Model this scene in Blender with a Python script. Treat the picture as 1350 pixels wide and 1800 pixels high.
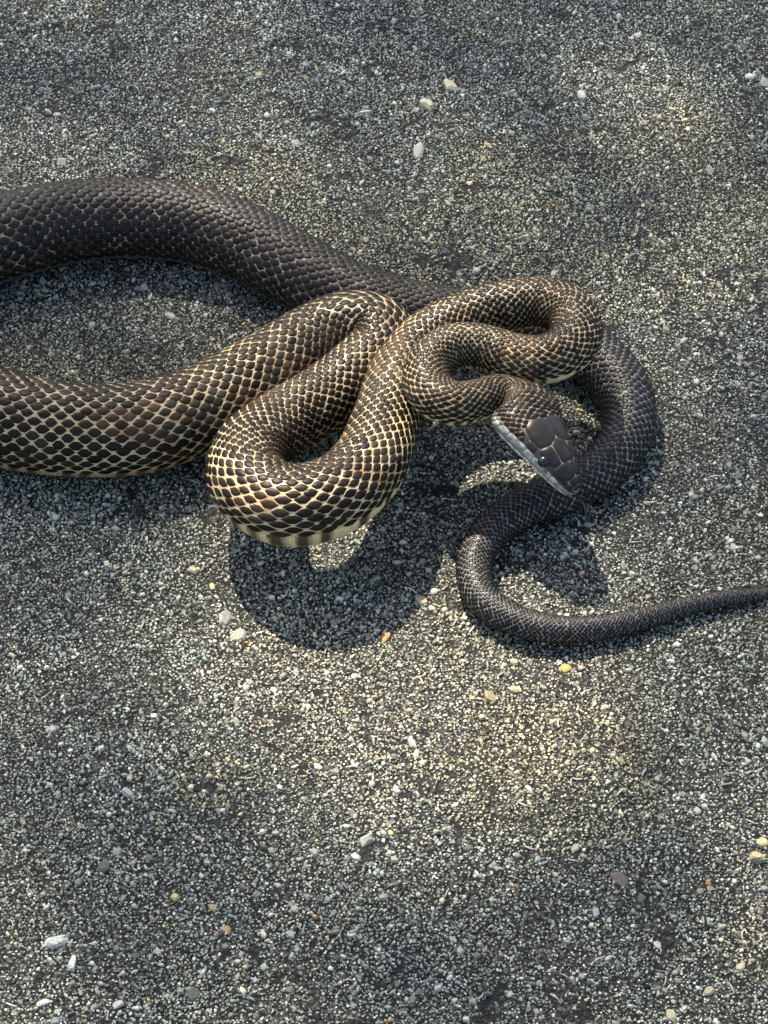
import bpy, math, random
import numpy as np
from mathutils import Vector
from mathutils.bvhtree import BVHTree

random.seed(11)
rng = np.random.default_rng(11)
for o in list(bpy.data.objects):
    bpy.data.objects.remove(o)
scene = bpy.context.scene
COL = scene.collection

# ------------------------------------------------------------------ camera
PW, PH = 1350.0, 1800.0
DIST, PITCH = 1.30, math.radians(48)
FPX = 4200.0 * DIST
CAM = np.array([0.0, -DIST * math.cos(PITCH), DIST * math.sin(PITCH)])
FWD = np.array([0.0, math.cos(PITCH), -math.sin(PITCH)])
UPV = np.array([0.0, math.sin(PITCH), math.cos(PITCH)])
RGT = np.array([1.0, 0.0, 0.0])
cd = bpy.data.cameras.new('camera')
cd.sensor_fit = 'HORIZONTAL'; cd.sensor_width = 36.0
cd.lens = 36.0 * FPX / PW
cd.clip_start = 0.01; cd.clip_end = 500.0
cam = bpy.data.objects.new('camera', cd); COL.objects.link(cam)
cam.location = CAM
cam.rotation_euler = (math.pi / 2 - PITCH, 0, 0)
scene.camera = cam

# ------------------------------------------------------------------ light
SUN_EL = math.radians(55.0)
SUN_AZ = math.radians(-24.0)          # from +Y (away from the camera) towards -X
SUN = np.array([math.sin(SUN_AZ) * math.cos(SUN_EL), math.cos(SUN_AZ) * math.cos(SUN_EL), math.sin(SUN_EL)])
world = bpy.data.worlds.new('World'); scene.world = world; world.use_nodes = True
wn = world.node_tree.nodes; wl = world.node_tree.links
sky = wn.new('ShaderNodeTexSky'); sky.sky_type = 'NISHITA'; sky.sun_disc = False
sky.air_density = 1.0; sky.dust_density = 3.0; sky.ozone_density = 0.4
sky.sun_elevation = SUN_EL; sky.sun_rotation = SUN_AZ
bg = wn['Background']; bg.inputs['Strength'].default_value = 0.115
wl.new(sky.outputs['Color'], bg.inputs['Color'])
sl = bpy.data.lights.new('sun', 'SUN'); sl.energy = 4.6; sl.angle = math.radians(0.53)
sl.color = (1.0, 0.90, 0.77)
so = bpy.data.objects.new('sun', sl); COL.objects.link(so)
so.rotation_euler = Vector(SUN).to_track_quat('Z', 'Y').to_euler()
so.location = (-2, 4, 6)
scene.view_settings.view_transform = 'Standard'; scene.view_settings.look = 'None'
scene.view_settings.gamma = 1.0; scene.view_settings.exposure = 1.5
scene.view_settings.use_curve_mapping = False
scene.render.engine = 'CYCLES'

# ------------------------------------------------------------------ helpers
def unproject(px, py, z):
    d = FWD + RGT * ((px - PW / 2) / FPX) + UPV * ((PH / 2 - py) / FPX)
    t = (z - CAM[2]) / d[2]
    return CAM + d * t, t                       # t = depth along the view axis

def project(P):
    v = np.asarray(P) - CAM
    d = v @ FWD
    return PW / 2 + FPX * (v @ RGT) / d, PH / 2 - FPX * (v @ UPV) / d, d

def link(name, me, mat, parent=None):
    o = bpy.data.objects.new(name, me); COL.objects.link(o)
    if mat is not None: me.materials.append(mat)
    if parent is not None: o.parent = parent
    return o

def mesh_np(name, V, faces_flat, sizes, smooth=True):
    """fast mesh: V (n,3), faces_flat 1-D vertex indices, sizes 1-D corners per face"""
    me = bpy.data.meshes.new(name)
    V = np.ascontiguousarray(V, dtype=np.float32); ff = np.ascontiguousarray(faces_flat, dtype=np.int32)
    sizes = np.ascontiguousarray(sizes, dtype=np.int32)
    me.vertices.add(len(V)); me.vertices.foreach_set('co', V.ravel())
    me.loops.add(len(ff)); me.loops.foreach_set('vertex_index', ff)
    me.polygons.add(len(sizes))
    st = np.concatenate(([0], np.cumsum(sizes)[:-1])).astype(np.int32)
    me.polygons.foreach_set('loop_start', st)
    me.polygons.foreach_set('use_smooth', np.full(len(sizes), smooth, dtype=bool))
    me.update(calc_edges=True); me.validate()
    return me

def attr(me, name, data, kind='FLOAT'):
    a = me.attributes.new(name, kind, 'POINT')
    if kind == 'FLOAT':
        a.data.foreach_set('value', np.ascontiguousarray(data, dtype=np.float32))
    else:
        d = np.ones((len(data), 4), dtype=np.float32); d[:, :3] = data
        a.data.foreach_set('color', d.ravel())

class MT:
    def __init__(s, name, rough=0.5, spec=0.5):
        s.m = bpy.data.materials.new(name); s.m.use_nodes = True
        s.t = s.m.node_tree; s.b = s.t.nodes['Principled BSDF']
        s.b.inputs['Roughness'].default_value = rough
        s.b.inputs['Specular IOR Level'].default_value = spec
    def n(s, k, **kw):
        x = s.t.nodes.new(k)
        for a, v in kw.items(): setattr(x, a, v)
        return x
    def l(s, a, b): s.t.links.new(a, b)
    def at(s, name):
        x = s.n('ShaderNodeAttribute'); x.attribute_name = name; return x
    def noise(s, scale, detail=4, rough=0.6, vec=None):
        x = s.n('ShaderNodeTexNoise'); x.inputs['Scale'].default_value = scale
        x.inputs['Detail'].default_value = detail; x.inputs['Roughness'].default_value = rough
        if vec is not None: s.l(vec, x.inputs['Vector'])
        return x
    def ramp(s, fac, stops):
        x = s.n('ShaderNodeValToRGB'); e = x.color_ramp.elements
        while len(e) < len(stops): e.new(0.5)
        for k, (p, c) in enumerate(stops):
            e[k].position = p; e[k].color = tuple(c) + (1,) if len(c) == 3 else c
        s.l(fac, x.inputs['Fac']); return x
    def mix(s, fac, a, b, mode='MIX'):
        x = s.n('ShaderNodeMix', data_type='RGBA', blend_type=mode)
        for sock, v in ((x.inputs[0], fac), (x.inputs[6], a), (x.inputs[7], b)):
            if isinstance(v, (int, float)): sock.default_value = v
            elif isinstance(v, tuple): sock.default_value = v + (1,)
            else: s.l(v, sock)
        return x.outputs[2]
    def math(s, op, a, b=0.0):
        x = s.n('ShaderNodeMath', operation=op)
        for sock, v in ((x.inputs[0], a), (x.inputs[1], b)):
            if isinstance(v, (int, float)): sock.default_value = v
            else: s.l(v, sock)
        return x.outputs[0]
    def bump(s, h, strength, dist):
        x = s.n('ShaderNodeBump'); x.inputs['Strength'].default_value = strength
        x.inputs['Distance'].default_value = dist
        s.l(h, x.inputs['Height']); s.l(x.outputs[0], s.b.inputs['Normal'])

def sm(a, b, x):
    t = np.clip((np.asarray(x, dtype=float) - a) / (b - a), 0, 1); return t * t * (3 - 2 * t)

def vnoise(P, scale, seed):
    """cheap smooth value noise on points (n,2 or n,3)"""
    P = np.asarray(P) * scale
    if P.shape[1] == 2: P = np.c_[P, np.full(len(P), seed * 7.13)]
    i = np.floor(P).astype(np.int64); f = P - i; f = f * f * (3 - 2 * f)
    out = 0
    for dx in (0, 1):
        for dy in (0, 1):
            for dz in (0, 1):
                h = ((i[:, 0] + dx) * 374761393 + (i[:, 1] + dy) * 668265263 + (i[:, 2] + dz) * 2147483647 + seed * 1274126177) & 0xffffffff
                h = ((h ^ (h >> 13)) * 1274126177) & 0xffffffff
                h = ((h ^ (h >> 16)) & 0xffff) / 65535.0
                w = (f[:, 0] if dx else 1 - f[:, 0]) * (f[:, 1] if dy else 1 - f[:, 1]) * (f[:, 2] if dz else 1 - f[:, 2])
                out = out + w * h
    return out

# ================================================================== ground
def mat_ground():
    m = MT('asphalt_binder', 0.8, 0.3)
    tc = m.n('ShaderNodeTexCoord')
    v = m.n('ShaderNodeTexVoronoi'); v.inputs['Scale'].default_value = 620; m.l(tc.outputs['Object'], v.inputs['Vector'])
    v2 = m.n('ShaderNodeTexVoronoi'); v2.inputs['Scale'].default_value = 1100; m.l(tc.outputs['Object'], v2.inputs['Vector'])
    bw = m.n('ShaderNodeSeparateColor'); m.l(v.outputs['Color'], bw.inputs[0])
    r = m.ramp(bw.outputs[0], [(0.0, (0.010, 0.010, 0.009)), (0.45, (0.020, 0.021, 0.018)), (0.8, (0.04, 0.042, 0.036)), (1.0, (0.12, 0.12, 0.10))])
    e = m.ramp(v.outputs['Distance'], [(0.35, (1, 1, 1)), (0.75, (0.25, 0.25, 0.25))])
    # past the strip of modelled grains the cells of the texture stand for them
    sx = m.n('ShaderNodeSeparateXYZ'); m.l(tc.outputs['Object'], sx.inputs[0])
    w = m.math('ADD', m.math('MULTIPLY', m.math('ADD', sx.outputs[1], 0.36), 0.09375), 0.203)
    dx = m.math('SUBTRACT', m.math('ABSOLUTE', sx.outputs[0]), w)
    dy = m.math('SUBTRACT', m.math('ABSOLUTE', m.math('SUBTRACT', sx.outputs[1], 0.04)), 0.398)
    far = m.n('ShaderNodeMapRange'); m.l(m.math('MAXIMUM', dx, dy), far.inputs['Value'])
    far.inputs['From Min'].default_value = -0.004; far.inputs['From Max'].default_value = 0.004
    r2 = m.ramp(bw.outputs[0], [(0.0, (0.03, 0.032, 0.027)), (0.45, (0.13, 0.136, 0.116)), (0.8, (0.25, 0.262, 0.224)), (1.0, (0.50, 0.51, 0.44))])
    rmix = m.mix(far.outputs[0], r.outputs['Color'], r2.outputs['Color'])
    n = m.noise(9, 3, 0.6, tc.outputs['Object'])
    st = m.ramp(n.outputs['Fac'], [(0.35, (0.85, 0.87, 0.88)), (0.68, (1.12, 1.06, 0.95))])
    c = m.mix(1.0, rmix, e.outputs['Color'], 'MULTIPLY')
    c = m.mix(1.0, c, st.outputs['Color'], 'MULTIPLY')
    m.l(c, m.b.inputs['Base Color'])
    h = m.math('ADD', m.math('MULTIPLY', v.outputs['Distance'], -1.0), m.math('MULTIPLY', v2.outputs['Distance'], -0.5))
    m.bump(h, 0.9, 0.0012)
    return m.m

def mat_grain(name, rough=0.62):
    m = MT(name, rough, 0.22)
    a = m.at('tint'); tc = m.n('ShaderNodeTexCoord')
    n = m.noise(1500, 3, 0.7, tc.outputs['Object'])
    r = m.ramp(n.outputs['Fac'], [(0.25, (0.55, 0.55, 0.55)), (0.75, (1.3, 1.3, 1.3))])
    m.l(m.mix(1.0, a.outputs['Color'], r.outputs['Color'], 'MULTIPLY'), m.b.inputs['Base Color'])
    m.bump(n.outputs['Fac'], 0.5, 0.0003)
    return m.m

G = 60.0
ground = link('asphalt_ground', mesh_np('asphalt_ground', np.array([[-G, -G, 0], [G, -G, 0], [G, G, 0], [-G, G, 0]]), [0, 1, 2, 3], [4], False), mat_ground())
ground.location.z = -0.0008
ground['kind'] = 'structure'
ground['label'] = 'coarse grey asphalt of a road with sandy stone grains'
ground['category'] = 'ground'

def relief(x, y):
    p = np.c_[x, y]
    return (vnoise(p, 28, 3) - 0.5) * 0.0006 + (vnoise(p, 90, 4) - 0.5) * 0.0006

def grain_palette(n, x, y):
    base = np.exp(rng.normal(math.log(0.245), 0.50, n))
    base = np.clip(base, 0.025, 0.58)
    tint = np.ones((n, 3)) * base[:, None]
    k = rng.random(n)
    tint *= np.where((k < 0.45)[:, None], [0.96, 1.05, 0.87], [1.01, 1.03, 0.83])
    warm = (k > 0.80)[:, None]; tint = np.where(warm, tint * [1.10, 1.0, 0.88], tint)
    rust = (k > 0.996)[:, None]; tint = np.where(rust, np.clip(tint * [2.0, 1.25, 0.65], 0, .55), tint)
    st = vnoise(np.c_[x, y], 14, 8)                      # sandy stains
    tint *= np.where((st > 0.6)[:, None], [1.08, 1.02, 0.90], [1.0, 1.0, 1.0])
    sunlit = np.hypot((x - 0.022) / 0.085, (y + 0.098) / 0.060) + 0.9 * (vnoise(np.c_[x, y], 32, 14) - 0.5)   # sun patch painted into the grain colour, warmer and lighter
    sunlit = (1 - sm(0.55, 1.15, sunlit))[:, None]
    tint = tint * (1 - sunlit) + (tint * 0.88 + 0.035) * [1.07, 1.0, 0.89] * sunlit
    tint *= (0.82 + 0.36 * vnoise(np.c_[x, y], 40, 9))[:, None]
    return tint

def build_grains(name, x, y, size, tint, mat, parent=None, flat=0.36, asp=None, sides=6, rings=3):
    """every grain: rim under the binder, shoulder ring and a chipped flat top, one closed-looking dome"""
    n = len(x); K = sides
    ang = (np.arange(K) / K * 2 * np.pi)[None, :] + rng.uniform(0, 6.28, (n, 1)) + rng.normal(0, 0.22, (n, K))
    if asp is None: asp = rng.uniform(0.55, 1.0, n)
    rot = rng.uniform(0, 3.1416, n)
    rad = size[:, None] * 0.5 * rng.uniform(0.78, 1.15, (n, K))
    def ring(f, z, jit):
        a = rad * f * (1 + rng.normal(0, jit, (n, K)))
        px = a * np.cos(ang); py = a * np.sin(ang) * asp[:, None]
        qx = px * np.cos(rot)[:, None] - py * np.sin(rot)[:, None]
        qy = px * np.sin(rot)[:, None] + py * np.cos(rot)[:, None]
        return qx, qy, z
    h = size * flat * rng.uniform(0.45, 1.15, n)
    tx = rng.normal(0, 0.36, n); ty = rng.normal(0, 0.36, n)          # tilt of the chipped top
    z0 = relief(x, y)
    rows = []
    for f, zf, jit in (((1.0, -0.55, 0.0), (0.90, 0.42, 0.05), (0.60, 0.92, 0.12)) if rings == 3 else ((1.0, -0.45, 0.0), (0.72, 0.85, 0.12))):
        qx, qy, _ = ring(f, zf, jit)
        zz = (h * zf)[:, None] + (tx[:, None] * qx + ty[:, None] * qy) * (zf > 0)
        rows.append(np.stack([x[:, None] + qx, y[:, None] + qy, z0[:, None] + zz], 2))
    V = np.stack(rows, 1)                                             # n,3,K,3
    b = (np.arange(n) * rings * K)[:, None]
    quads = []
    for r in range(rings - 1):
        for k in range(K):
            quads.append([r * K + k, r * K + (k + 1) % K, (r + 1) * K + (k + 1) % K, (r + 1) * K + k])
    Q = (b[:, :, None] + np.array(quads)[None]).reshape(-1)
    Tt = (b + ((rings - 1) * K + np.arange(K))[None]).reshape(-1)
    nq = n * (rings - 1) * K
    me = mesh_np(name, V.reshape(-1, 3), np.concatenate([Q, Tt]), np.concatenate([np.full(nq, 4), np.full(n, K)]), False)
    attr(me, 'tint', np.repeat(tint, rings * K, 0), 'FLOAT_COLOR')
    return link(name, me, mat, parent)

M_GRAIN = mat_grain('aggregate_grain')
X0, X1, Y0, Y1 = -0.285, 0.285, -0.36, 0.44
def in_area(x, y):      # trapezium the lens sees, with a margin
    w = 0.205 + 0.075 * (y - Y0) / (Y1 - Y0)
    return np.abs(x) < w
def scatter(n):
    x = rng.uniform(X0, X1, n); y = rng.uniform(Y0, Y1, n); k = in_area(x, y); return x[k], y[k]
CELL = 0.00140                                            # grains lie packed, each in its own place
gx_, gy_ = np.meshgrid(np.arange(X0, X1, CELL), np.arange(Y0, Y1, CELL * 0.9))
gx_ = gx_ + (np.arange(gx_.shape[0]) % 2)[:, None] * CELL * 0.5
x = gx_.ravel() + rng.normal(0, 0.27, gx_.size) * CELL; y = gy_.ravel() + rng.normal(0, 0.27, gx_.size) * CELL
k = in_area(x, y) & (rng.random(len(x)) > 0.05 + 0.14 * sm(.5, .8, vnoise(np.c_[x, y], 120, 31)))
rg = np.abs(vnoise(np.c_[x, y] * [0.8, 1.3], 70, 51) - 0.5)          # short open cracks in the surface
k &= ~((rg < 0.028) & (vnoise(np.c_[x, y], 45, 52) > 0.52) & (rng.random(len(x)) < 0.8))
x, y = x[k], y[k]
size = np.clip(np.exp(rng.normal(math.log(0.00155), 0.24, len(x))), 0.0008, 0.0030)
xb_, yb_ = scatter(4200)
x = np.concatenate([x, xb_]); y = np.concatenate([y, yb_]); size = np.concatenate([size, rng.uniform(0.0024, 0.0042, len(xb_))])
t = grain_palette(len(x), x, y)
big = size > 0.0026
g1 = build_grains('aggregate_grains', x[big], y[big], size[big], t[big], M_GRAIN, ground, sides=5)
g1['kind'] = 'stuff'
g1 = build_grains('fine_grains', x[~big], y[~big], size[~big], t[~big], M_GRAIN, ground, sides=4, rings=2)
g1['kind'] = 'stuff'
x, y = scatter(2600)                                      # thin pale chips
size = rng.uniform(0.0022, 0.0052, len(x))
tt = np.ones((len(x), 3)) * rng.uniform(0.20, 0.42, len(x))[:, None] * [1.0, 1.03, 0.85]
g2 = build_grains('pale_chips', x, y, size, tt, M_GRAIN, ground, flat=0.30, asp=rng.uniform(0.16, 0.32, len(x)), sides=5)
g2['kind'] = 'stuff'

# pale dry fibres and straw bits pressed into the surface
def fibres(count):
    x, y = scatter(count); n_ = len(x); V, F, TT = [], [], []
    for k in range(n_):
        L_ = rng.uniform(0.0018, 0.0050); a0 = rng.uniform(0, 6.28); bend = rng.normal(0, 0.9); w_ = rng.uniform(0.00022, 0.00045)
        p = np.array([x[k], y[k]]); col = rng.uniform(0.26, 0.48) * np.array([1.0, 1.0, 0.86])
        for i in range(6):
            f = i / 5; a = a0 + bend * (f - .5); d = np.array([math.cos(a), math.sin(a)]); nn_ = np.array([-d[1], d[0]])
            ww = w_ * (1 - 0.5 * abs(2 * f - 1)); zc = 0.0008 + 0.0003 * math.sin(f * 3.1)
            V += [(*(p + nn_ * ww), zc), (*p, zc + ww * 0.9), (*(p - nn_ * ww), zc)]
            TT += [col] * 3
            p = p + d * L_ / 5
            if i:
                b = len(V) - 6
                F += [b, b + 3, b + 4, b + 1, b + 1, b + 4, b + 5, b + 2]
    me = mesh_np('dry_fibres', np.array(V), F, np.full(len(F) // 4, 4)); attr(me, 'tint', np.array(TT), 'FLOAT_COLOR')
    o = link('dry_fibres', me, M_GRAIN, ground); o['kind'] = 'stuff'
fibres(900)

# single stones that can be picked out
STONES = [  # px, py, long size px, aspect, tint
    (793, 150, 38, .55, (.50, .47, .36)), (752, 184, 42, .45, (.48, .46, .35)), (735, 266, 44, .35, (.42, .44, .41)),
    (640, 196, 30, .3, (.55, .56, .54)), (858, 254, 18, .7, (.42, .34, .14)), (1318, 132, 24, .6, (.6, .62, .62)),
    (1345, 146, 22, .7, (.5, .52, .5)), (1022, 165, 40, .3, (.40, .42, .40)), (837, 475, 19, .9, (.46, .44, .38)),
    (972, 480, 14, .8, (.48, .46, .40)), (1248, 300, 22, .7, (.42, .41, .37)), (1200, 598, 20, .7, (.40, .38, .34)),
    (762, 1038, 17, .9, (.36, .37, .36)), (742, 1054, 30, .6, (.42, .36, .27)), (676, 1119, 24, .65, (.42, .24, .10)),
    (993, 1172, 24, .8, (.46, .30, .12)), (984, 1161, 13, .9, (.50, .45, .35)), (1342, 1478, 26, .7, (.42, .37, .22)),
    (1330, 1505, 38, .6, (.33, .30, .20)), (398, 1088, 34, .6, (.46, .45, .41)), (418, 1118, 36, .5, (.46, .44, .39)),
    (205, 1497, 18, .8, (.42, .40, .33)), (308, 1575, 22, .7, (.40, .33, .17)), (374, 1593, 20, .7, (.38, .30, .16)),
    (398, 1632, 20, .8, (.38, .27, .14)), (275, 1672, 16, .8, (.52, .52, .48)), (1156, 1658, 20, .65, (.52, .50, .44)),
    (1301, 1698, 20, .8, (.44, .42, .34)), (1180, 1785, 26, .6, (.50, .46, .33)), (1245, 1741, 26, .6, (.40, .37, .26)),
    (180, 1522, 30, .8, (.10, .11, .10)), (342, 1748, 34, .8, (.11, .12, .11)), (510, 1640, 20, .8, (.3, .31, .3)),
    (618, 1640, 20, .6, (.5, .51, .5)), (1088, 1545, 40, .6, (.14, .13, .12)), (1225, 1425, 16, .7, (.46, .44, .40)),
    (20, 655, 18, .8, (.4, .4, .38)), (725, 1306, 28, .4, (.58, .57, .54)), (905, 1162, 18, .7, (.42, .38, .28)),
    (865, 1225, 30, .6, (.36, .30, .20)), (905, 1210, 26, .7, (.33, .27, .18)), (560, 1345, 18, .8, (.5, .5, .47)),
    (300, 555, 22, .6, (.40, .40, .37)), (255, 505, 16, .8, (.42, .43, .42)), (160, 730 - 160, 18, .6, (.45, .46, .46)),
    (110, 395 - 110, 20, .7, (.4, .4, .37)), (455, 130, 16, .7, (.40, .35, .20)), (100, 200, 18, .6, (.38, .38, .36)),
    (1120, 60, 20, .6, (.42, .44, .42)), (520, 250, 20, .6, (.40, .41, .40)), (1290, 960, 18, .7, (.46, .46, .43)),
    (1225, 985, 16, .7, (.46, .45, .40)), (90, 1280, 20, .6, (.44, .45, .43)), (225, 1395, 34, .3, (.5, .52, .5)),
    (100, 1655, 60, .16, (.56, .58, .56)), (125, 1690, 44, .3, (.56, .58, .56)), (1180, 1160, 18, .6, (.46, .46, .44)),
    (1065, 1240, 18, .6, (.44, .44, .42)), (930, 1385, 22, .35, (.55, .56, .55)), (75, 1760, 30, .5, (.46, .48, .47)),
    (205, 1765, 30, .4, (.5, .5, .48)), (340, 1000, 22, .6, (.42, .38, .30)), (895, 1745, 18, .7, (.42, .43, .41)),
    (1010, 1490, 22, .6, (.35, .34, .28)), (640, 1480, 26, .5, (.44, .45, .43)), (770, 1735, 24, .5, (.42, .43, .42)),
]
for (px, py, sz, asp, c) in STONES:
    P, dep = unproject(px, py, 0.0)
    me_o = build_grains('stone', np.array([P[0]]), np.array([P[1]]), np.array([sz * dep / FPX]), np.array([c]) * [0.86, 0.85, 0.76], M_GRAIN, ground, flat=0.26, asp=np.array([min(1.0, max(0.42, asp * 1.35))]), sides=9)

# ================================================================== snake
GR = 0.0006   # the body rests on the grain tops
# px, py of the centre line, lift above resting height (mm), diameter px, roll deg ; from the snout to the tail
CP = [
    (1011, 866, 33, 30, 20), (976, 814, 37, 60, 20), (935, 752, 41, 70, 18), (908, 707, 44, 66, 8),
    (880, 690, 46, 64, 0), (846, 702, 46, 74, 8), (797, 712, 45, 84, 16), (757, 690, 45, 86, 12),
    (754, 645, 46, 84, 0), (795, 611, 47, 84, -6), (850, 613, 46, 86, -14), (906, 632, 45, 90, -20),
    (965, 633, 44, 92, -20), (1009, 602, 43, 92, -14), (1005, 556, 42, 92, -4), (955, 534, 40, 92, 0),
    (885, 540, 37, 94, 0), (815, 562, 32, 100, 0), (752, 600, 27, 108, 0), (706, 660, 24, 116, 4),
    (681, 738, 23, 124, 12), (643, 828, 22, 140, 22), (576, 882, 21, 152, 27), (502, 893, 20, 156, 27),
    (440, 856, 19, 146, 16), (438, 796, 15, 132, 4), (490, 751, 10, 126, 0), (560, 709, 8, 124, 0),
    (625, 662, 8, 126, 0), (668, 618, 8, 130, 0), (660, 584, 8, 132, 0), (615, 578, 7, 134, 0), (550, 606, 3, 142, 0),
    (470, 657, 1, 150, 0), (370, 713, 0, 158, 0), (250, 755, 0, 168, 6), (120, 758, 0, 174, 8), (0, 738, 0, 176, 6),
    (-110, 690, 0, 174, 0), (-185, 610, 0, 172, 0), (-180, 515, 0, 168, 0), (-100, 452, 0, 164, 0),
    (0, 421, 0, 160, 0), (110, 395, 0, 150, 0), (230, 386, 0, 144, 0), (340, 398, 0, 142, 0), (430, 428, 0, 140, 0),
    (515, 474, 0, 136, 0), (600, 518, 0, 128, 0), (690, 545, 0, 122, 0), (790, 565, 0, 118, 0), (890, 572, 0, 112, 0),
    (980, 590, 0, 108, 0), (1050, 634, 0, 104, 0), (1099, 694, 0, 98, 0), (1102, 762, 0, 92, 0), (1062, 822, 0, 86, 0),
    (990, 865, 0, 80, 0), (915, 897, 0, 74, 0), (858, 940, 0, 68, 0), (833, 996, 0, 63, 0), (846, 1050, 0, 60, 0),
    (895, 1086, 0, 57, 0), (965, 1106, 0, 52, 0), (1040, 1106, 0, 47, 0), (1120, 1090, 0, 41, 0), (1200, 1068, 0, 34, 0),
    (1280, 1052, 0, 28, 0), (1350, 1044, 0, 22, 0), (1430, 1040, 0, 15, 0), (1510, 1046, 0, 7, 0), (1560, 1054, 0, 2, 0),
]
BOT = 0.84
pts, rad, rol, ipx = [], [], [], []
for (px, py, lift, dia, roll) in CP:
    z = 0.02
    for _ in range(6):
        P, dep = unproject(px, py, z)
        r = 0.5 * dia * dep / FPX
        z = GR + BOT * r + lift * 0.001
    pts.append(P); rad.append(r); rol.append(math.radians(roll))
pts = np.array(pts); rad = np.array(rad); rol = np.array(rol)

def catmull(P, vals, per=40):
    Q = np.vstack([2 * P[0] - P[1], P, 2 * P[-1] - P[-2]])
    out, ov = [], []
    for i in range(1, len(Q) - 2):
        p0, p1, p2, p3 = Q[i - 1:i + 3]
        t0 = 0; t1 = t0 + np.linalg.norm(p1 - p0) ** .5; t2 = t1 + np.linalg.norm(p2 - p1) ** .5; t3 = t2 + np.linalg.norm(p3 - p2) ** .5
        t = np.linspace(t1, t2, per, endpoint=False)[:, None]
        A1 = (t1 - t) / (t1 - t0) * p0 + (t - t0) / (t1 - t0) * p1
        A2 = (t2 - t) / (t2 - t1) * p1 + (t - t1) / (t2 - t1) * p2
        A3 = (t3 - t) / (t3 - t2) * p2 + (t - t2) / (t3 - t2) * p3
        B1 = (t2 - t) / (t2 - t0) * A1 + (t - t0) / (t2 - t0) * A2
        B2 = (t3 - t) / (t3 - t1) * A2 + (t - t1) / (t3 - t1) * A3
        out.append((t2 - t) / (t2 - t1) * B1 + (t - t1) / (t2 - t1) * B2)
        f = ((t - t1) / (t2 - t1))
        ov.append((i - 1) + f[:, 0])
    out.append(P[-1][None]); ov.append(np.array([len(P) - 1.0]))
    return np.vstack(out), np.concatenate(ov)

C, cidx = catmull(pts, None)
arc = np.concatenate([[0], np.cumsum(np.linalg.norm(np.diff(C, axis=0), axis=1))])
LEN = arc[-1]
DS = 0.0005
S = np.arange(0, LEN, DS)
C = np.stack([np.interp(S, arc, C[:, k]) for k in range(3)], 1)
CI = np.interp(S, arc, cidx)                    # control point index along the body
def smooth(a, n):
    k = np.hanning(n + 2)[1:-1]; k /= k.sum()
    p = np.concatenate([np.repeat(a[:1], n // 2, 0), a, np.repeat(a[-1:], n // 2, 0)])
    if a.ndim == 1: return np.convolve(p, k, 'valid')[:len(a)]
    return np.stack([np.convolve(p[:, j], k, 'valid')[:len(a)] for j in range(a.shape[1])], 1)
C[1:-1] = smooth(C, 15)[1:-1]
R = smooth(np.interp(CI, np.arange(len(rad)), rad), 25)
ROLL = smooth(np.interp(CI, np.arange(len(rad)), rol), 41)
T = np.gradient(C, axis=0); T /= np.linalg.norm(T, axis=1)[:, None]
T = smooth(T, 9); T /= np.linalg.norm(T, axis=1)[:, None]
Z = np.array([0, 0, 1.0])
U0 = Z - (T @ Z)[:, None] * T; U0 /= np.linalg.norm(U0, axis=1)[:, None]
W0 = np.cross(T, U0)
U = np.cos(ROLL)[:, None] * U0 + np.sin(ROLL)[:, None] * W0
W = np.cross(T, U)                              # theta > 0 side

def idx_s(ci): return float(np.interp(ci, CI, S))

# head: measured along s from the snout
HL = 0.0490                                     # snout to neck
HW = 0.0154                                     # half of the greatest head width
hu = np.array([0, .02, .06, .14, .25, .38, .50, .62, .74, .85, .94, 1.04])
hw = np.array([.12, .26, .37, .48, .58, .69, .79, .90, .98, .97, .85, .70])
ht = np.array([.10, .20, .29, .38, .47, .55, .60, .62, .63, .63, .62, .62])
hb = np.array([.06, .14, .20, .27, .34, .40, .46, .50, .52, .54, .56, .56])
uh = S / HL
wblend = sm(0.90, 1.10, uh)
A_ = np.where(uh < 1.15, (1 - wblend) * np.interp(uh, hu, hw) * HW + wblend * R, R)
BT = np.where(uh < 1.15, (1 - wblend) * np.interp(uh, hu, ht) * HW + wblend * R, R)
BB = np.where(uh < 1.15, (1 - wblend) * np.interp(uh, hu, hb) * HW + wblend * R * BOT, R * BOT)
PW_ = np.where(uh < 1.15, (1 - wblend) * 2.25 + wblend * 2.0, 2.0)
A_ = smooth(A_, 5); BT = smooth(BT, 5); BB = smooth(BB, 5)

def surf(s, th):
    """point on the skin at arc length s, angle th (0 = spine)"""
    s = np.asarray(s, dtype=float); th = np.asarray(th, dtype=float)
    f = np.clip(s / DS, 0, len(S) - 1.001); i = f.astype(int); f = f - i
    g = lambda a: (a[i].T * (1 - f) + a[i + 1].T * f).T
    c, u, w = g(C), g(U), g(W); a, bt, bb, p = g(A_), g(BT), g(BB), g(PW_)
    sn, cs = np.sin(th), np.cos(th)
    e = 2.0 / p
    xx = a * np.sign(sn) * np.abs(sn) ** e
    yy = np.where(cs > 0, bt, bb) * np.sign(cs) * np.abs(cs) ** e
    return c + xx[..., None] * w + yy[..., None] * u

def surf_n(s, th):
    e1, e2 = 0.0006, 0.03
    s = np.asarray(s, dtype=float)
    a = surf(np.clip(s + e1, 0, LEN), th) - surf(np.clip(s - e1, 0, LEN), th)
    b = surf(s, th + e2) - surf(s, th - e2)
    n = np.cross(a, b)
    f = np.clip(s / DS, 0, len(S) - 1.001).astype(int)
    d = np.sin(th)[..., None] * W[f] + np.cos(th)[..., None] * U[f]
    # inside a tight bend the grid folds: keep the outward side
    ln = np.linalg.norm(n, axis=-1, keepdims=True)
    n = n / np.maximum(ln, 1e-12)
    sg = np.sign((n * d).sum(-1, keepdims=True)); sg[sg == 0] = 1
    return n * sg

def off(s, th, h):
    return surf(s, th) + surf_n(s, th) * np.asarray(h)[..., None]

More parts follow.
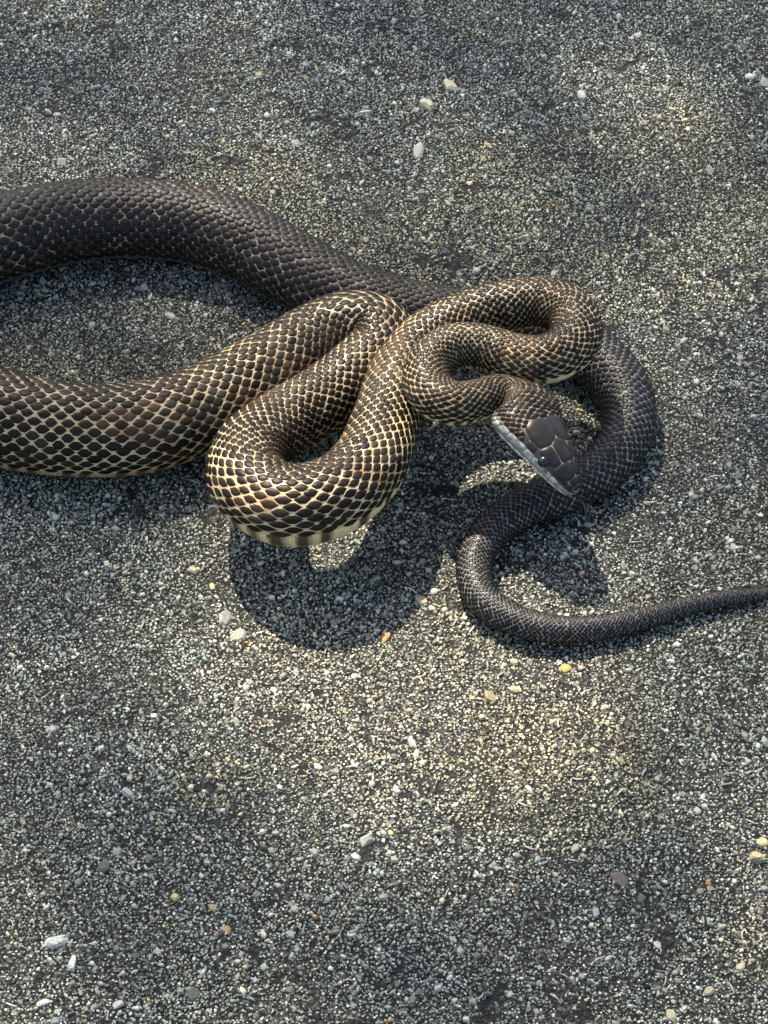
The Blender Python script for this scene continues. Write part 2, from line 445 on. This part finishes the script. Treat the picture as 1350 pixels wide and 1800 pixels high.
# zones along the body
s_dark0, s_dark1 = idx_s(35.5), idx_s(42.0)
s_tail0, s_tail1 = idx_s(50), idx_s(54)
def zone(s):
    dk = sm(s_dark0, s_dark1, s); tl = sm(s_tail0, s_tail1, s)
    return dk, tl

# ---------------------------------------------------------------- materials
def mat_skin():
    m = MT('snake_skin', 0.45, 0.4)
    a = m.at('tint'); tc = m.n('ShaderNodeTexCoord')
    n = m.noise(900, 3, 0.6, tc.outputs['Object'])
    r = m.ramp(n.outputs['Fac'], [(0.3, (0.75, 0.72, 0.68)), (0.7, (1.12, 1.12, 1.1))])
    m.l(m.mix(1.0, a.outputs['Color'], r.outputs['Color'], 'MULTIPLY'), m.b.inputs['Base Color'])
    m.bump(n.outputs['Fac'], 0.4, 0.0002)
    return m.m

def mat_scale():
    m = MT('snake_scale', 0.36, 0.30)
    a = m.at('tint'); rim = m.at('rim_tint'); e = m.at('edge'); rw = m.at('rim_width')
    tc = m.n('ShaderNodeTexCoord')
    n = m.noise(1400, 3, 0.65, tc.outputs['Object'])
    ee = m.math('ADD', e.outputs['Fac'], m.math('MULTIPLY', m.math('SUBTRACT', n.outputs['Fac'], 0.5), 0.10))
    mask = m.n('ShaderNodeMapRange'); mask.interpolation_type = 'SMOOTHSTEP'
    m.l(ee, mask.inputs['Value'])
    m.l(m.math('SUBTRACT', rw.outputs['Fac'], 0.03), mask.inputs['From Min'])
    m.l(m.math('ADD', rw.outputs['Fac'], 0.04), mask.inputs['From Max'])
    r = m.ramp(n.outputs['Fac'], [(0.3, (0.7, 0.68, 0.66)), (0.72, (1.35, 1.35, 1.35))])
    c = m.mix(1.0, a.outputs['Color'], r.outputs['Color'], 'MULTIPLY')
    m.l(m.mix(mask.outputs[0], rim.outputs['Color'], c), m.b.inputs['Base Color'])
    m.l(m.at('gloss').outputs['Fac'], m.b.inputs['Specular IOR Level'])
    rr = m.ramp(n.outputs['Fac'], [(0.3, (0.34,) * 3), (0.7, (0.50,) * 3)])
    m.l(rr.outputs['Color'], m.b.inputs['Roughness'])
    m.bump(n.outputs['Fac'], 0.35, 0.0002)
    return m.m

def mat_plain(name, col, rough, spec=0.5, amp=0.3, scale=700):
    m = MT(name, rough, spec); tc = m.n('ShaderNodeTexCoord')
    n = m.noise(scale, 3, 0.6, tc.outputs['Object'])
    r = m.ramp(n.outputs['Fac'], [(0.3, tuple(c * (1 - amp) for c in col)), (0.7, tuple(c * (1 + amp) for c in col))])
    m.l(r.outputs['Color'], m.b.inputs['Base Color'])
    m.bump(n.outputs['Fac'], 0.25, 0.0002)
    return m.m

M_SKIN, M_SCALE = mat_skin(), mat_scale()
M_SHIELD = mat_plain('head_shield', (0.013, 0.0122, 0.0105), 0.36, 0.26, 0.4, 420)
M_LIP = mat_plain('lip_scale', (0.30, 0.305, 0.26), 0.45, 0.25, 0.8, 300)
M_CHIN = mat_plain('chin_scale', (0.58, 0.58, 0.49), 0.42, 0.35, 0.35, 240)
M_EYE = mat_plain('eye_dark', (0.006, 0.006, 0.006), 0.08, 0.6, 0.1)
M_PUPIL = mat_plain('pupil_black', (0.002, 0.002, 0.002), 0.06, 0.6, 0.1)
M_TONGUE = mat_plain('tongue_black', (0.012, 0.011, 0.013), 0.45)

snake = bpy.data.objects.new('snake', None); COL.objects.link(snake)
snake.location = (float(C[len(C) // 3][0]), float(C[len(C) // 3][1]), 0.0)
snake.empty_display_size = 0.03
snake['label'] = 'dark brown snake with cream-edged scales, coiled with raised head on asphalt'
snake['category'] = 'snake'
bpy.context.view_layer.update()
INV = np.array(snake.location)
def part(name, V, ff, sz, mat, parent, smooth=True, at=None):
    me = mesh_np(name, np.asarray(V) - INV, ff, sz, smooth)
    for k, (d, kind) in (at or {}).items(): attr(me, k, d, kind)
    o = link(name, me, mat, parent)
    return o
def sub(name, V, ff, sz, mat, parent, **kw):
    return part(name, V, ff, sz, mat, parent, **kw)

# ---------------------------------------------------------------- body skin: one continuous tube from snout to tail tip
SS = np.concatenate([np.linspace(0, HL, 70, endpoint=False), np.arange(HL, LEN - DS, 0.0012)])
NT = 96
TH = np.linspace(-np.pi, np.pi, NT, endpoint=False)
gs, gt = np.meshgrid(SS, TH, indexing='ij')
V = surf(gs.ravel(), gt.ravel())
ns = len(SS)
i, j = np.meshgrid(np.arange(ns - 1), np.arange(NT), indexing='ij')
q = np.stack([i * NT + j, i * NT + (j + 1) % NT, (i + 1) * NT + (j + 1) % NT, (i + 1) * NT + j], -1).reshape(-1, 4)
tip0 = len(V); V = np.vstack([V, surf(np.array([0.0]), np.array([0.0])) * 0 + C[0] - T[0] * 0.0009, C[-1][None]])
fan0 = np.stack([np.full(NT, tip0), (np.arange(NT) + 1) % NT, np.arange(NT)], 1)
b0 = (ns - 1) * NT
fan1 = np.stack([np.full(NT, tip0 + 1), b0 + np.arange(NT), b0 + (np.arange(NT) + 1) % NT], 1)
ff = np.concatenate([q[:, ::-1].ravel(), fan0[:, ::-1].ravel(), fan1[:, ::-1].ravel()]); sz = np.concatenate([np.full(len(q), 4), np.full(2 * NT, 3)])

def skin_tint(s, th, P):
    dk, tl = zone(s)
    cream = np.array([0.47, 0.385, 0.215]); tan = np.array([0.30, 0.175, 0.075]); grey = np.array([0.34, 0.29, 0.20]); tailc = np.array([0.19, 0.19, 0.175])
    n = vnoise(P, 130, 5); n2 = vnoise(P, 45, 6)
    c = cream + (tan - cream) * (sm(0.62, 0.85, n) * 0.75)[:, None]
    c = c * (0.86 + 0.28 * n2)[:, None]
    c = c + (grey - c) * (dk * 0.7)[:, None]
    c = c * (1 - dk * (1 - tl) * 0.72 * (1 - sm(.46, .60, vnoise(P, 430, 41))))[:, None]
    c = c + (tailc - c) * tl[:, None]
    c = c * (0.62 + 0.38 * sm(math.radians(12), math.radians(62), np.abs(th)))[:, None]
    nk = (1 - sm(1.0, 2.8, s / HL)) * (1 - sm(math.radians(70), math.radians(110), np.abs(th)))
    c = c * (1 - 0.40 * nk)[:, None]
    return c
sv = np.concatenate([gs.ravel(), [0, LEN]]); tv = np.concatenate([gt.ravel(), [0, 0]])
st = skin_tint(sv, tv, V)
# head: dark above, pale under the lip line
at_ = np.abs(tv); hd = 1 - sm(0.86, 1.0, sv / HL)
darktop = np.array([0.15, 0.143, 0.125]); pale = np.array([0.30, 0.30, 0.25])
hm = sm(math.radians(72), math.radians(80), at_)[:, None]
ck = sm(math.radians(46), math.radians(54), at_)[:, None]
hc = (darktop * (1 - ck) + np.array([0.03, 0.029, 0.027]) * ck) * (1 - hm) + pale * hm
mouth = np.exp(-((at_ - math.radians(97)) / 0.035) ** 2) * (sv / HL < 0.78)
hc = hc * (1 - 0.9 * mouth)[:, None]
st = st * (1 - hd)[:, None] + hc * hd[:, None]
body = part('body', V, ff, sz, M_SKIN, snake, True, {'tint': (st, 'FLOAT_COLOR')})
bvh = BVHTree.FromPolygons([tuple(v) for v in V], [tuple(r) for r in q.tolist()])

# ---------------------------------------------------------------- scales
ROWS = 27
HALF = math.radians(113.0)                       # dorsal scales reach this far down each flank
K = 10
oc = [(1, 0), (.74, .42), (.40, .94), (-.24, 1.0), (-.64, .53), (-1.0, 0.0), (-.64, -.53), (-.24, -1.0), (.40, -.94), (.74, -.42)]
OUT = np.array(oc)                               # +x = towards the tail (free, slightly pointed edge)
RINGS = [(1.0, 0.0), (0.86, 0.66), (0.45, 0.93)]  # shrink, height fraction
TX = np.concatenate([OUT * r for r, _ in RINGS] + [np.zeros((1, 2))])
THt = np.concatenate([np.full(K, h) for _, h in RINGS] + [[1.0]])
ED = np.concatenate([np.full(K, 1 - r) for r, _ in RINGS] + [[1.0]])
NV = len(TX)
tf = []
for r in range(2):
    for k in range(K): tf.append((r * K + k, r * K + (k + 1) % K, (r + 1) * K + (k + 1) % K, (r + 1) * K + k))
tri = [(2 * K + k, 2 * K + (k + 1) % K, 3 * K) for k in range(K)]
T4 = np.array(tf); T3 = np.array(tri)

# one row of scales advances by 0.19 of the body width
pitch = np.clip(0.158 * 2 * R, 0.0011, None)
pitch = np.where(uh < 1.3, np.minimum(pitch, 0.0027), pitch)
N = np.concatenate([[0], np.cumsum(DS / pitch)[:-1]])
s_lo = 0.50 * HL; s_hi = LEN - 0.012
sc_s, sc_t, sc_row = [], [], []
s_cut = idx_s(51.5)                              # hidden under the raised coil: fewer rows behind it
for (rows, a, b) in ((ROWS, s_lo, s_cut), (21, s_cut, s_hi)):
    dth = 2 * HALF / rows
    n0, n1 = np.interp([a, b], S, N)
    for r in range(rows):
        kk = np.arange(math.ceil(n0), n1) + (0.5 if r % 2 else 0.0)
        kk = kk[kk < n1]
        sc_s.append(np.interp(kk, N, S)); sc_t.append(np.full(len(kk), (r - (rows - 1) / 2) * dth)); sc_row.append(np.full(len(kk), dth))
sc_s = np.concatenate(sc_s); sc_t = np.concatenate(sc_t); dth = np.concatenate(sc_row)
# keep the head shields free
u_ = sc_s / HL; at_ = np.abs(np.degrees(sc_t))
keep = (u_ > 0.93) | ((u_ > 0.628) & (at_ < 72 + 50 * sm(.70, .80, u_))) | ((u_ > 0.52) & (at_ > 53) & (at_ < 72)) | ((u_ > .60) & (at_ > 40) & (at_ < 72))
sc_s, sc_t, dth = sc_s[keep], sc_t[keep], dth[keep]
n = len(sc_s)
sc_s = sc_s + rng.normal(0, 0.00014, n); sc_t = sc_t + rng.normal(0, 0.009, n)
p0 = surf(sc_s, sc_t); n0_ = surf_n(sc_s, sc_t)
eps = 0.0008
g = np.linalg.norm(surf(sc_s + eps, sc_t) - surf(sc_s - eps, sc_t), axis=1) / (2 * eps)   # stretch of the skin here
dk, tl = zone(sc_s)
vz = vnoise(p0, 60, 2)
fill = 0.962 + 0.030 * dk - 0.015 * tl
fill = fill + (vz - 0.5) * 0.05 + 0.07 * (1 - sm(1.0, 2.6, sc_s / HL))
fl = fill / np.clip(g, 1.0, 3.0) ** 0.15
fl = np.where(g < 1, np.minimum(fill * (1 + 0.25 * (1 - g)), 1.08), fl)
pl = np.interp(sc_s, S, pitch); rr_ = np.interp(sc_s, S, R)
hl = 0.492 * fl * pl * rng.normal(1.0, 0.045, n)
hh = 0.73 * fill * dth * rng.normal(1.0, 0.045, n)
hgt = 0.0048 * 2 * rr_ * rng.uniform(0.8, 1.25, n) + 0.00008
tilt = hgt * 0.9 * (1.0 + 1.6 * np.clip(1 - g, 0, 1))
VS = sc_s[:, None] + hl[:, None] * TX[None, :, 0]
VT = sc_t[:, None] + hh[:, None] * TX[None, :, 1]
keel = np.exp(-(TX[:, 1] / 0.22) ** 2) * (1 - np.abs(TX[:, 0])) * 0.35
H = hgt[:, None] * (THt + keel)[None, :] + tilt[:, None] * (0.5 + 0.5 * TX[None, :, 0]) * (0.35 + 0.65 * (THt > 0)[None, :]) - 0.00005
SV = off(VS.ravel(), VT.ravel(), H.ravel()).reshape(n, NV, 3)
lum = np.exp(rng.normal(0, 0.34, n))
front = np.array([0.0105, 0.0072, 0.0045]); mid = np.array([0.0105, 0.0078, 0.0054]); tailc = np.array([0.0048, 0.0048, 0.0046])
red = vnoise(p0, 55, 12)[:, None]
sct = front * (1 - sm(.60, .8, red)) + np.array([0.030, 0.016, 0.008]) * sm(.60, .8, red)
sct = sct + (mid - sct) * dk[:, None]; sct = sct + (tailc - sct) * tl[:, None]
olive = sm(0.55, 0.8, vnoise(p0, 70, 15))[:, None] * (1 - dk)[:, None]
sct = sct * (1 - 0.5 * olive) + np.array([0.032, 0.028, 0.018]) * 0.5 * olive
neckd = 1 - sm(1.0, 2.2, sc_s / HL)
sct = sct * (1 - 0.25 * neckd)[:, None]
jaw = (1 - sm(.95, 1.12, sc_s / HL)) * sm(math.radians(66), math.radians(82), np.abs(sc_t)) * (0.35 + 0.65 * rng.random(n))
sct = sct + (np.array([0.30, 0.29, 0.23]) - sct) * jaw[:, None]
sct *= lum[:, None]
tipm = np.clip((TX[:, 0] - 0.66) / 0.2, 0, 1)                 # pale free tips where the skin is gathered
tipa = np.clip(np.maximum(0.75 * (1 - sm(1.1, 3.0, sc_s / HL)), np.clip((0.80 - g) / 0.35, 0, 0.75)), 0, 1) * (1 - 0.8 * dk) * rng.uniform(0.4, 1.0, n)
rt = skin_tint(sc_s, sc_t, p0) * rng.uniform(0.8, 1.15, n)[:, None]
rwid = np.clip(0.035 + 0.10 * (vnoise(p0, 90, 21) - 0.5) - 0.06 * dk - 0.03 * tl, -0.05, 1)
rwid = np.where(u_[keep] < 2.0, 0.03, rwid)
# belly-side rows are paler
low = sm(math.radians(98), math.radians(122), np.abs(sc_t)) * (1 - dk)
rwid = rwid + 0.05 * low

# which 300 scales show largest?
px, py, dep = project(p0)
vd = CAM - p0; vl = np.linalg.norm(vd, axis=1); vd /= vl[:, None]
facing = (n0_ * vd).sum(1)
area = hl * g * hh * rr_ * np.clip(facing, 0, 1) / dep ** 2
ok = (facing > 0.25) & (px > 8) & (px < PW - 8) & (py > 8) & (py < PH - 8)
order = np.argsort(-area)
sel = []
for k in order:
    if len(sel) >= 300: break
    if not ok[k]: continue
    o3 = Vector(p0[k] + n0_[k] * 0.0012 + vd[k] * 0.0008)
    if bvh.ray_cast(o3, Vector(vd[k]), 0.4)[0] is not None: continue
    sel.append(int(k))
selm = np.zeros(n, bool); selm[sel] = True

def scale_mesh_arrays(ids):
    m_ = len(ids); base = (np.arange(m_) * NV)[:, None, None]
    f4 = (base + T4[None]).reshape(-1); f3 = (base + T3[None]).reshape(-1)
    ff = np.concatenate([f4, f3]); sz = np.concatenate([np.full(m_ * len(T4), 4), np.full(m_ * len(T3), 3)])
    at = {'tint': ((sct[ids][:, None, :] + (rt[ids] * 1.15 - sct[ids])[:, None, :] * (tipa[ids][:, None] * tipm[None])[:, :, None]).reshape(-1, 3), 'FLOAT_COLOR'), 'rim_tint': (np.repeat(rt[ids], NV, 0), 'FLOAT_COLOR'),
          'edge': (np.tile(ED, m_), 'FLOAT'), 'gloss': (np.repeat((0.12 + 0.10 * dk)[ids], NV), 'FLOAT'), 'rim_width': (np.repeat(rwid[ids], NV), 'FLOAT')}
    return SV[ids].reshape(-1, 3), ff, sz, at
# make the winding face outwards
chk = SV[0]; nn = np.cross(chk[T3[0][1]] - chk[T3[0][0]], chk[T3[0][2]] - chk[T3[0][0]])
if nn @ n0_[0] < 0: T4 = T4[:, ::-1]; T3 = T3[:, ::-1]
a = scale_mesh_arrays(np.where(~selm)[0])
rest = part('scales', a[0], a[1], a[2], M_SCALE, snake, True, a[3]); rest['kind'] = 'stuff'
for k in sel:
    a = scale_mesh_arrays(np.array([k])); part('scale', a[0], a[1], a[2], M_SCALE, snake, True, a[3])

# ---------------------------------------------------------------- belly scales: broad plates across the underside
bl = np.arange(math.ceil(np.interp(1.15 * HL, S, N)), np.interp(LEN - 0.02, S, N))
bs = np.interp(bl, N, S)
NB, MB_ = 21, 5
tb = np.linspace(math.radians(110.5), math.radians(249.5), NB); xb = np.array([-.50, -.30, 0.05, .34, .50])
hb_ = np.array([0.0, 0.10, 0.30, 0.42, -0.02])
def belly_arrays(ids):
    VV, tint, rimt = [], [], []
    for k in ids:
        p_ = float(np.interp(bs[k], S, pitch)); r_ = float(np.interp(bs[k], S, R))
        a_, b_ = np.meshgrid(xb, tb, indexing='ij')
        bow = 0.25 * p_ * (1 - ((b_ - np.pi) / math.radians(69)) ** 2)
        edge = 1 - np.clip((np.abs(b_ - np.pi) - math.radians(66)) / math.radians(3), 0, 1) * 0.98
        hgt_ = np.repeat(hb_[:, None], NB, 1) * 0.022 * r_ * edge + 0.00016 * edge - 0.00004
        P = off((bs[k] + a_ * p_ + 0 * bow).ravel(), b_.ravel(), hgt_.ravel())
        VV.append(P)
        d_, t_ = zone(np.array([bs[k]])); d_ = float(d_[0]); t_ = float(t_[0])
        cream = np.array([0.66, 0.57, 0.33]); brown = np.array([0.06, 0.040, 0.020])
        r1, r2 = rb[k]
        flank = np.clip((np.abs(b_.ravel() - np.pi) - math.radians(26)) / math.radians(16), 0, 1)
        sp = np.exp(-((a_.ravel() - 0.15) / 0.34) ** 2)
        side = np.where(b_.ravel() < np.pi, r1, r2)
        mm = np.clip(flank * sp * side * 1.9 * (0.55 + 0.9 * vnoise(P, 300, 33)), 0, 1); mm = sm(0.25, 0.70, mm)[:, None]
        c = cream * (1 - mm) + brown * mm
        tan_ = np.array([0.26, 0.15, 0.06]); c = c * (1 - 0.65 * d0_[k]) + tan_ * 0.65 * d0_[k] * (1 - 0.55 * mm)
        c = c * (1 - d_) + np.array([0.12, 0.11, 0.10]) * d_
        c = c * (1 - t_) + np.array([0.03, 0.03, 0.03]) * t_
        tint.append(c)
    VV = np.array(VV).reshape(-1, 3); tint = np.array(tint).reshape(-1, 3)
    ii, jj = np.meshgrid(np.arange(MB_ - 1), np.arange(NB - 1), indexing='ij')
    q_ = np.stack([ii * NB + jj, ii * NB + jj + 1, (ii + 1) * NB + jj + 1, (ii + 1) * NB + jj], -1).reshape(-1, 4)[:, ::-1]
    F = ((np.arange(len(ids)) * NB * MB_)[:, None, None] + q_[None]).reshape(-1)
    return VV, F, np.full(len(ids) * len(q_), 4), {'tint': (tint, 'FLOAT_COLOR')}
rb = rng.random((len(bs), 2)) ** 0.6
rb = np.where(rng.random((len(bs), 2)) < 0.68, rb, rb * 0.12)
d0_ = sm(idx_s(32), idx_s(34.5), bs)
vis = []
for k in range(len(bs)):
    for tq in (math.radians(118), math.radians(242)):
        P = surf(np.array([bs[k]]), np.array([tq]))[0]; nq = surf_n(np.array([bs[k]]), np.array([tq]))[0]
        v_ = CAM - P; v_ /= np.linalg.norm(v_); X, Yp, _ = project(P)
        if nq @ v_ > 0.03 and 0 < X < PW and P[2] > 0.004 and bvh.ray_cast(Vector(P + nq * 0.001 + v_ * 0.001), Vector(v_), 0.4)[0] is None:
            vis.append(k); break
oth = [k for k in range(len(bs)) if k not in set(vis)]
a = belly_arrays(oth); o = part('belly_scales', *a[:3], M_SKIN, snake, True, a[3]); o['kind'] = 'stuff'
for k in vis:
    a = belly_arrays([k]); part('belly_scale', *a[:3], M_SKIN, snake, True, a[3])
print('SCALES', n, 'selected', len(sel), 'belly visible', len(vis), 'length', LEN)

# ---------------------------------------------------------------- head shields, lips, eyes, tongue
def shield(name, poly, height, mat, k=6):
    """poly: (u, degrees) outline on the head; a low plate with a rounded edge"""
    P = np.array(poly, float); P = P.mean(0) + (P - P.mean(0)) * (1.02 if 'lip' in name else 1.085); ring = []
    for a, b in zip(P, np.roll(P, -1, 0)):
        for t in range(k): ring.append(a + (b - a) * t / k)
    ring = np.array(ring); c = P.mean(0)
    for _ in range(2): ring = 0.5 * ring + 0.25 * (np.roll(ring, 1, 0) + np.roll(ring, -1, 0))   # soften the corners
    m_ = len(ring); rows = []
    for f, h in ((1.0, -0.00006), (0.93, height * .75), (0.6, height), (0.25, height * 1.05)):
        rows.append(np.c_[c + (ring - c) * f, np.full(m_, h)])
    A = np.vstack(rows + [[list(c) + [height * 1.05]]])
    V = off(A[:, 0] * HL * (1.0 if 'lip' in name else 0.78), np.radians(A[:, 1]), A[:, 2])
    F, Z_ = [], []
    for r in range(3):
        for i in range(m_):
            F += [r * m_ + i, r * m_ + (i + 1) % m_, (r + 1) * m_ + (i + 1) % m_, (r + 1) * m_ + i]; Z_.append(4)
    for i in range(m_): F += [3 * m_ + i, 3 * m_ + (i + 1) % m_, 4 * m_]; Z_.append(3)
    d = V[F[1]] - V[F[0]]; nn = np.cross(V[3 * m_ + 1] - V[3 * m_], V[4 * m_] - V[3 * m_])
    if nn @ surf_n(np.array([c[0] * HL]), np.radians([c[1]]))[0] < 0:
        G_, p_ = [], 0
        for z in Z_: G_ += F[p_:p_ + z][::-1]; p_ += z
        F = G_
    return sub(name, V, F, Z_, mat, body)
HS = 0.00026
for sd in (1, -1):
    shield('head_shield', [(.050, sd * 1.5), (.045, sd * 38), (.125, sd * 36), (.140, sd * 1.5)], HS * .7, M_SHIELD)          # between the nostrils
    shield('head_shield', [(.150, sd * 1.2), (.135, sd * 38), (.185, sd * 58), (.295, sd * 50), (.300, sd * 1.2)], HS * .9, M_SHIELD)
    shield('head_shield', [(.315, sd * 25), (.310, sd * 50), (.400, sd * 60), (.500, sd * 54), (.490, sd * 24), (.42, sd * 21)], HS * 1.3, M_SHIELD)   # over the eye
    shield('head_shield', [(.560, sd * 1.2), (.505, sd * 22), (.520, sd * 50), (.640, sd * 52), (.76, sd * 44), (.815, sd * 20), (.80, sd * 1.2)], HS, M_SHIELD)
    shield('cheek_shield', [(.13, sd * 42), (.10, sd * 62), (.21, sd * 68), (.30, sd * 66), (.29, sd * 54), (.18, sd * 61)], HS * .6, M_SHIELD)
    shield('cheek_shield', [(.53, sd * 54), (.52, sd * 70), (.62, sd * 72), (.64, sd * 55)], HS * .6, M_SHIELD)
    shield('nostril_shield', [(.028, sd * 40), (.030, sd * 64), (.085, sd * 64), (.10, sd * 42)], HS * .6, M_SHIELD)
    lu = np.linspace(0.035, 0.73, 9)
    for a, b in zip(lu[:-1], lu[1:]):
        shield('lip_scale', [(a + .004, sd * 74), (b - .004, sd * 74), (b - .006, sd * 93), (a + .002, sd * 93)], 0.00006, M_LIP, 4)
    lu = np.linspace(0.03, 0.72, 9)
    for a, b in zip(lu[:-1], lu[1:]):
        shield('lip_scale', [(a + .004, sd * 100), (b - .004, sd * 100), (b - .008, sd * 126), (a + .002, sd * 126)], 0.00006, M_CHIN, 4)
shield('head_shield', [(.312, -21), (.312, 21), (.42, 18), (.500, 17), (.550, 0), (.500, -17), (.42, -18)], HS, M_SHIELD)      # forehead
shield('snout_shield', [(.008, -40), (.008, 40), (.034, 34), (.042, 0), (.034, -34)], HS * .6, M_SHIELD)

def ball(name, c, r, axis, squash, mat, parent, nu=20, nv=12):
    ax = Vector(axis).normalized(); qx = ax.to_track_quat('Z', 'Y').to_matrix(); qx = np.array(qx)
    V, F, Z_ = [], [], []
    for i in range(nv + 1):
        p = math.pi * i / nv
        for j in range(nu):
            t = 2 * math.pi * j / nu
            V.append(qx @ np.array([r * math.sin(p) * math.cos(t), r * math.sin(p) * math.sin(t), r * squash * math.cos(p)]) + c)
    for i in range(nv):
        for j in range(nu):
            F += [i * nu + j, (i + 1) * nu + j, (i + 1) * nu + (j + 1) % nu, i * nu + (j + 1) % nu]; Z_.append(4)
    return part(name, V, F, Z_, mat, parent)
for sd in (1, -1):
    s_ = np.array([0.318 * HL]); t_ = np.radians([sd * 67.0])
    P = surf(s_, t_)[0]; nn = surf_n(s_, t_)[0]
    e = ball('eye', P - nn * 0.0010, 0.0025, nn, 0.9, M_EYE, snake)
    ball('pupil', P + nn * 0.00100, 0.0011, nn, 0.35, M_PUPIL, e)
    s_ = np.array([0.049 * HL]); t_ = np.radians([sd * 53.0]); P = surf(s_, t_)[0]; nn = surf_n(s_, t_)[0]
    ball('nostril', P + nn * 0.00022, 0.00062, nn, 0.25, M_PUPIL, snake, 10, 6)

def tube_arrays(path, radii, nseg=8):
    path = np.array(path); tg = np.gradient(path, axis=0); tg /= np.linalg.norm(tg, axis=1)[:, None]
    V = []
    for p, t, r in zip(path, tg, radii):
        a = np.cross(t, [0, 0, 1.0]); a /= np.linalg.norm(a); b = np.cross(t, a)
        for j in range(nseg): V.append(p + r * (math.cos(6.2832 * j / nseg) * a + 0.6 * math.sin(6.2832 * j / nseg) * b))
    F, Z_ = [], []
    for i in range(len(path) - 1):
        for j in range(nseg): F += [i * nseg + j, i * nseg + (j + 1) % nseg, (i + 1) * nseg + (j + 1) % nseg, (i + 1) * nseg + j]; Z_.append(4)
    return np.array(V), F, Z_
fw = -T[2]; lw = W[2]; P0 = C[1] - U[2] * 0.0004
def prong(sd):
    pts_ = []
    for f in np.linspace(0, 1, 14):
        sp = sm(0.55, 1.0, f) * 0.0030 * sd
        pts_.append(P0 + fw * (0.0155 * f - 0.001) + lw * sp + np.array([0, 0, 0.0022 * math.sin(f * 3.0) - 0.004 * f * f]))
    return pts_
rd = np.interp(np.linspace(0, 1, 14), [0, .5, 1], [0.00055, 0.00045, 0.00012])
a = tube_arrays(prong(1), rd); b = tube_arrays(prong(-1), rd)
V = np.vstack([a[0], b[0]]); F = a[1] + [k + len(a[0]) for k in b[1]]
part('tongue', V, F, a[2] + b[2], M_TONGUE, snake)

# ================================================================== the tree whose shade dapples the road
def mat_leaf():
    m = MT('leaf_green', 0.5, 0.4); tc = m.n('ShaderNodeTexCoord')
    n = m.noise(3, 3, 0.6, tc.outputs['Object'])
    r = m.ramp(n.outputs['Fac'], [(0.3, (0.035, 0.07, 0.018)), (0.7, (0.08, 0.13, 0.035))])
    m.l(r.outputs['Color'], m.b.inputs['Base Color'])
    return m.m
M_LEAF = mat_leaf(); M_BARK = mat_plain('bark', (0.10, 0.075, 0.05), 0.85, 0.2, 0.4, 25)
TREE_D = 7.0
cc = SUN * TREE_D                                  # crown centre, straight towards the sun
tree = bpy.data.objects.new('shade_tree', None); COL.objects.link(tree)
tb_ = np.array([cc[0] - 0.6, cc[1] + 0.6, 0.0]); tree.location = tb_
tree['label'] = 'leafy tree beyond the road edge whose crown shades the asphalt'; tree['category'] = 'tree'
nl = 23500
cr = rng.normal(0, 1, (nl, 3)); cr /= np.linalg.norm(cr, axis=1)[:, None]; cr *= (rng.random(nl) ** (1 / 3.0))[:, None] * [1.7, 1.7, 1.0]
lc = cc + cr
# gap in the foliage: the patch of road that the sun reaches
tg_ = lc[:, 2] / SUN[2]; gx = lc[:, 0] - SUN[0] * tg_; gy = lc[:, 1] - SUN[1] * tg_
gap = ((gx - 0.006) / 0.095) ** 2 + ((gy + 0.055) / 0.125) ** 2
keep = gap > 1.0 + rng.normal(0, 0.12, nl)
lc = lc[keep]; nl = len(lc)
def crown_mesh():
    ax = rng.normal(0, 1, (nl, 3)); ax /= np.linalg.norm(ax, axis=1)[:, None]
    bx = np.cross(ax, rng.normal(0, 1, (nl, 3))); bx /= np.linalg.norm(bx, axis=1)[:, None]
    nx = np.cross(ax, bx)
    L = rng.uniform(0.020, 0.036, nl)[:, None]; Wd = L * 0.45
    V = np.stack([lc - ax * L, lc + bx * Wd - ax * L * .2 + nx * L * .1, lc + ax * L, lc - bx * Wd - ax * L * .2 + nx * L * .1], 1).reshape(-1, 3)
    F = np.arange(nl * 4)
    return mesh_np('crown', V - tb_, F, np.full(nl, 4), False)
link('crown', crown_mesh(), M_LEAF, tree)
def limb(p, q, r0, r1, bend=0.15):
    f = np.linspace(0, 1, 9); p, q = np.array(p), np.array(q)
    path = p + (q - p) * f[:, None] + np.outer(np.sin(f * math.pi) * bend, [0.3, -0.4, 0.6])
    return tube_arrays(path, r0 + (r1 - r0) * f, 10)
topz = cc[2] - 0.8
def sidecl(q): return q
parts_ = [limb([0, 0, -0.05], [0.05, 0.03, 2.2], 0.12, 0.09, 0.05)]
for q in ((cc + [-0.6, .4, .4]), (cc + [.6, .5, .2]), (cc + [-0.8, -.3, -.2]), (cc + [0.2, 0.8, .5]), (cc + [0.85, .1, .1])):
    parts_.append(limb([0.05, 0.03, 2.1], q - tb_, 0.06, 0.010))
V, F, Z_ = [], [], []; b0 = 0
for a in parts_:
    V.append(a[0]); F += [k + b0 for k in a[1]]; Z_ += a[2]; b0 += len(a[0])
link('trunk', mesh_np('trunk', np.vstack(V), F, Z_), M_BARK, tree)
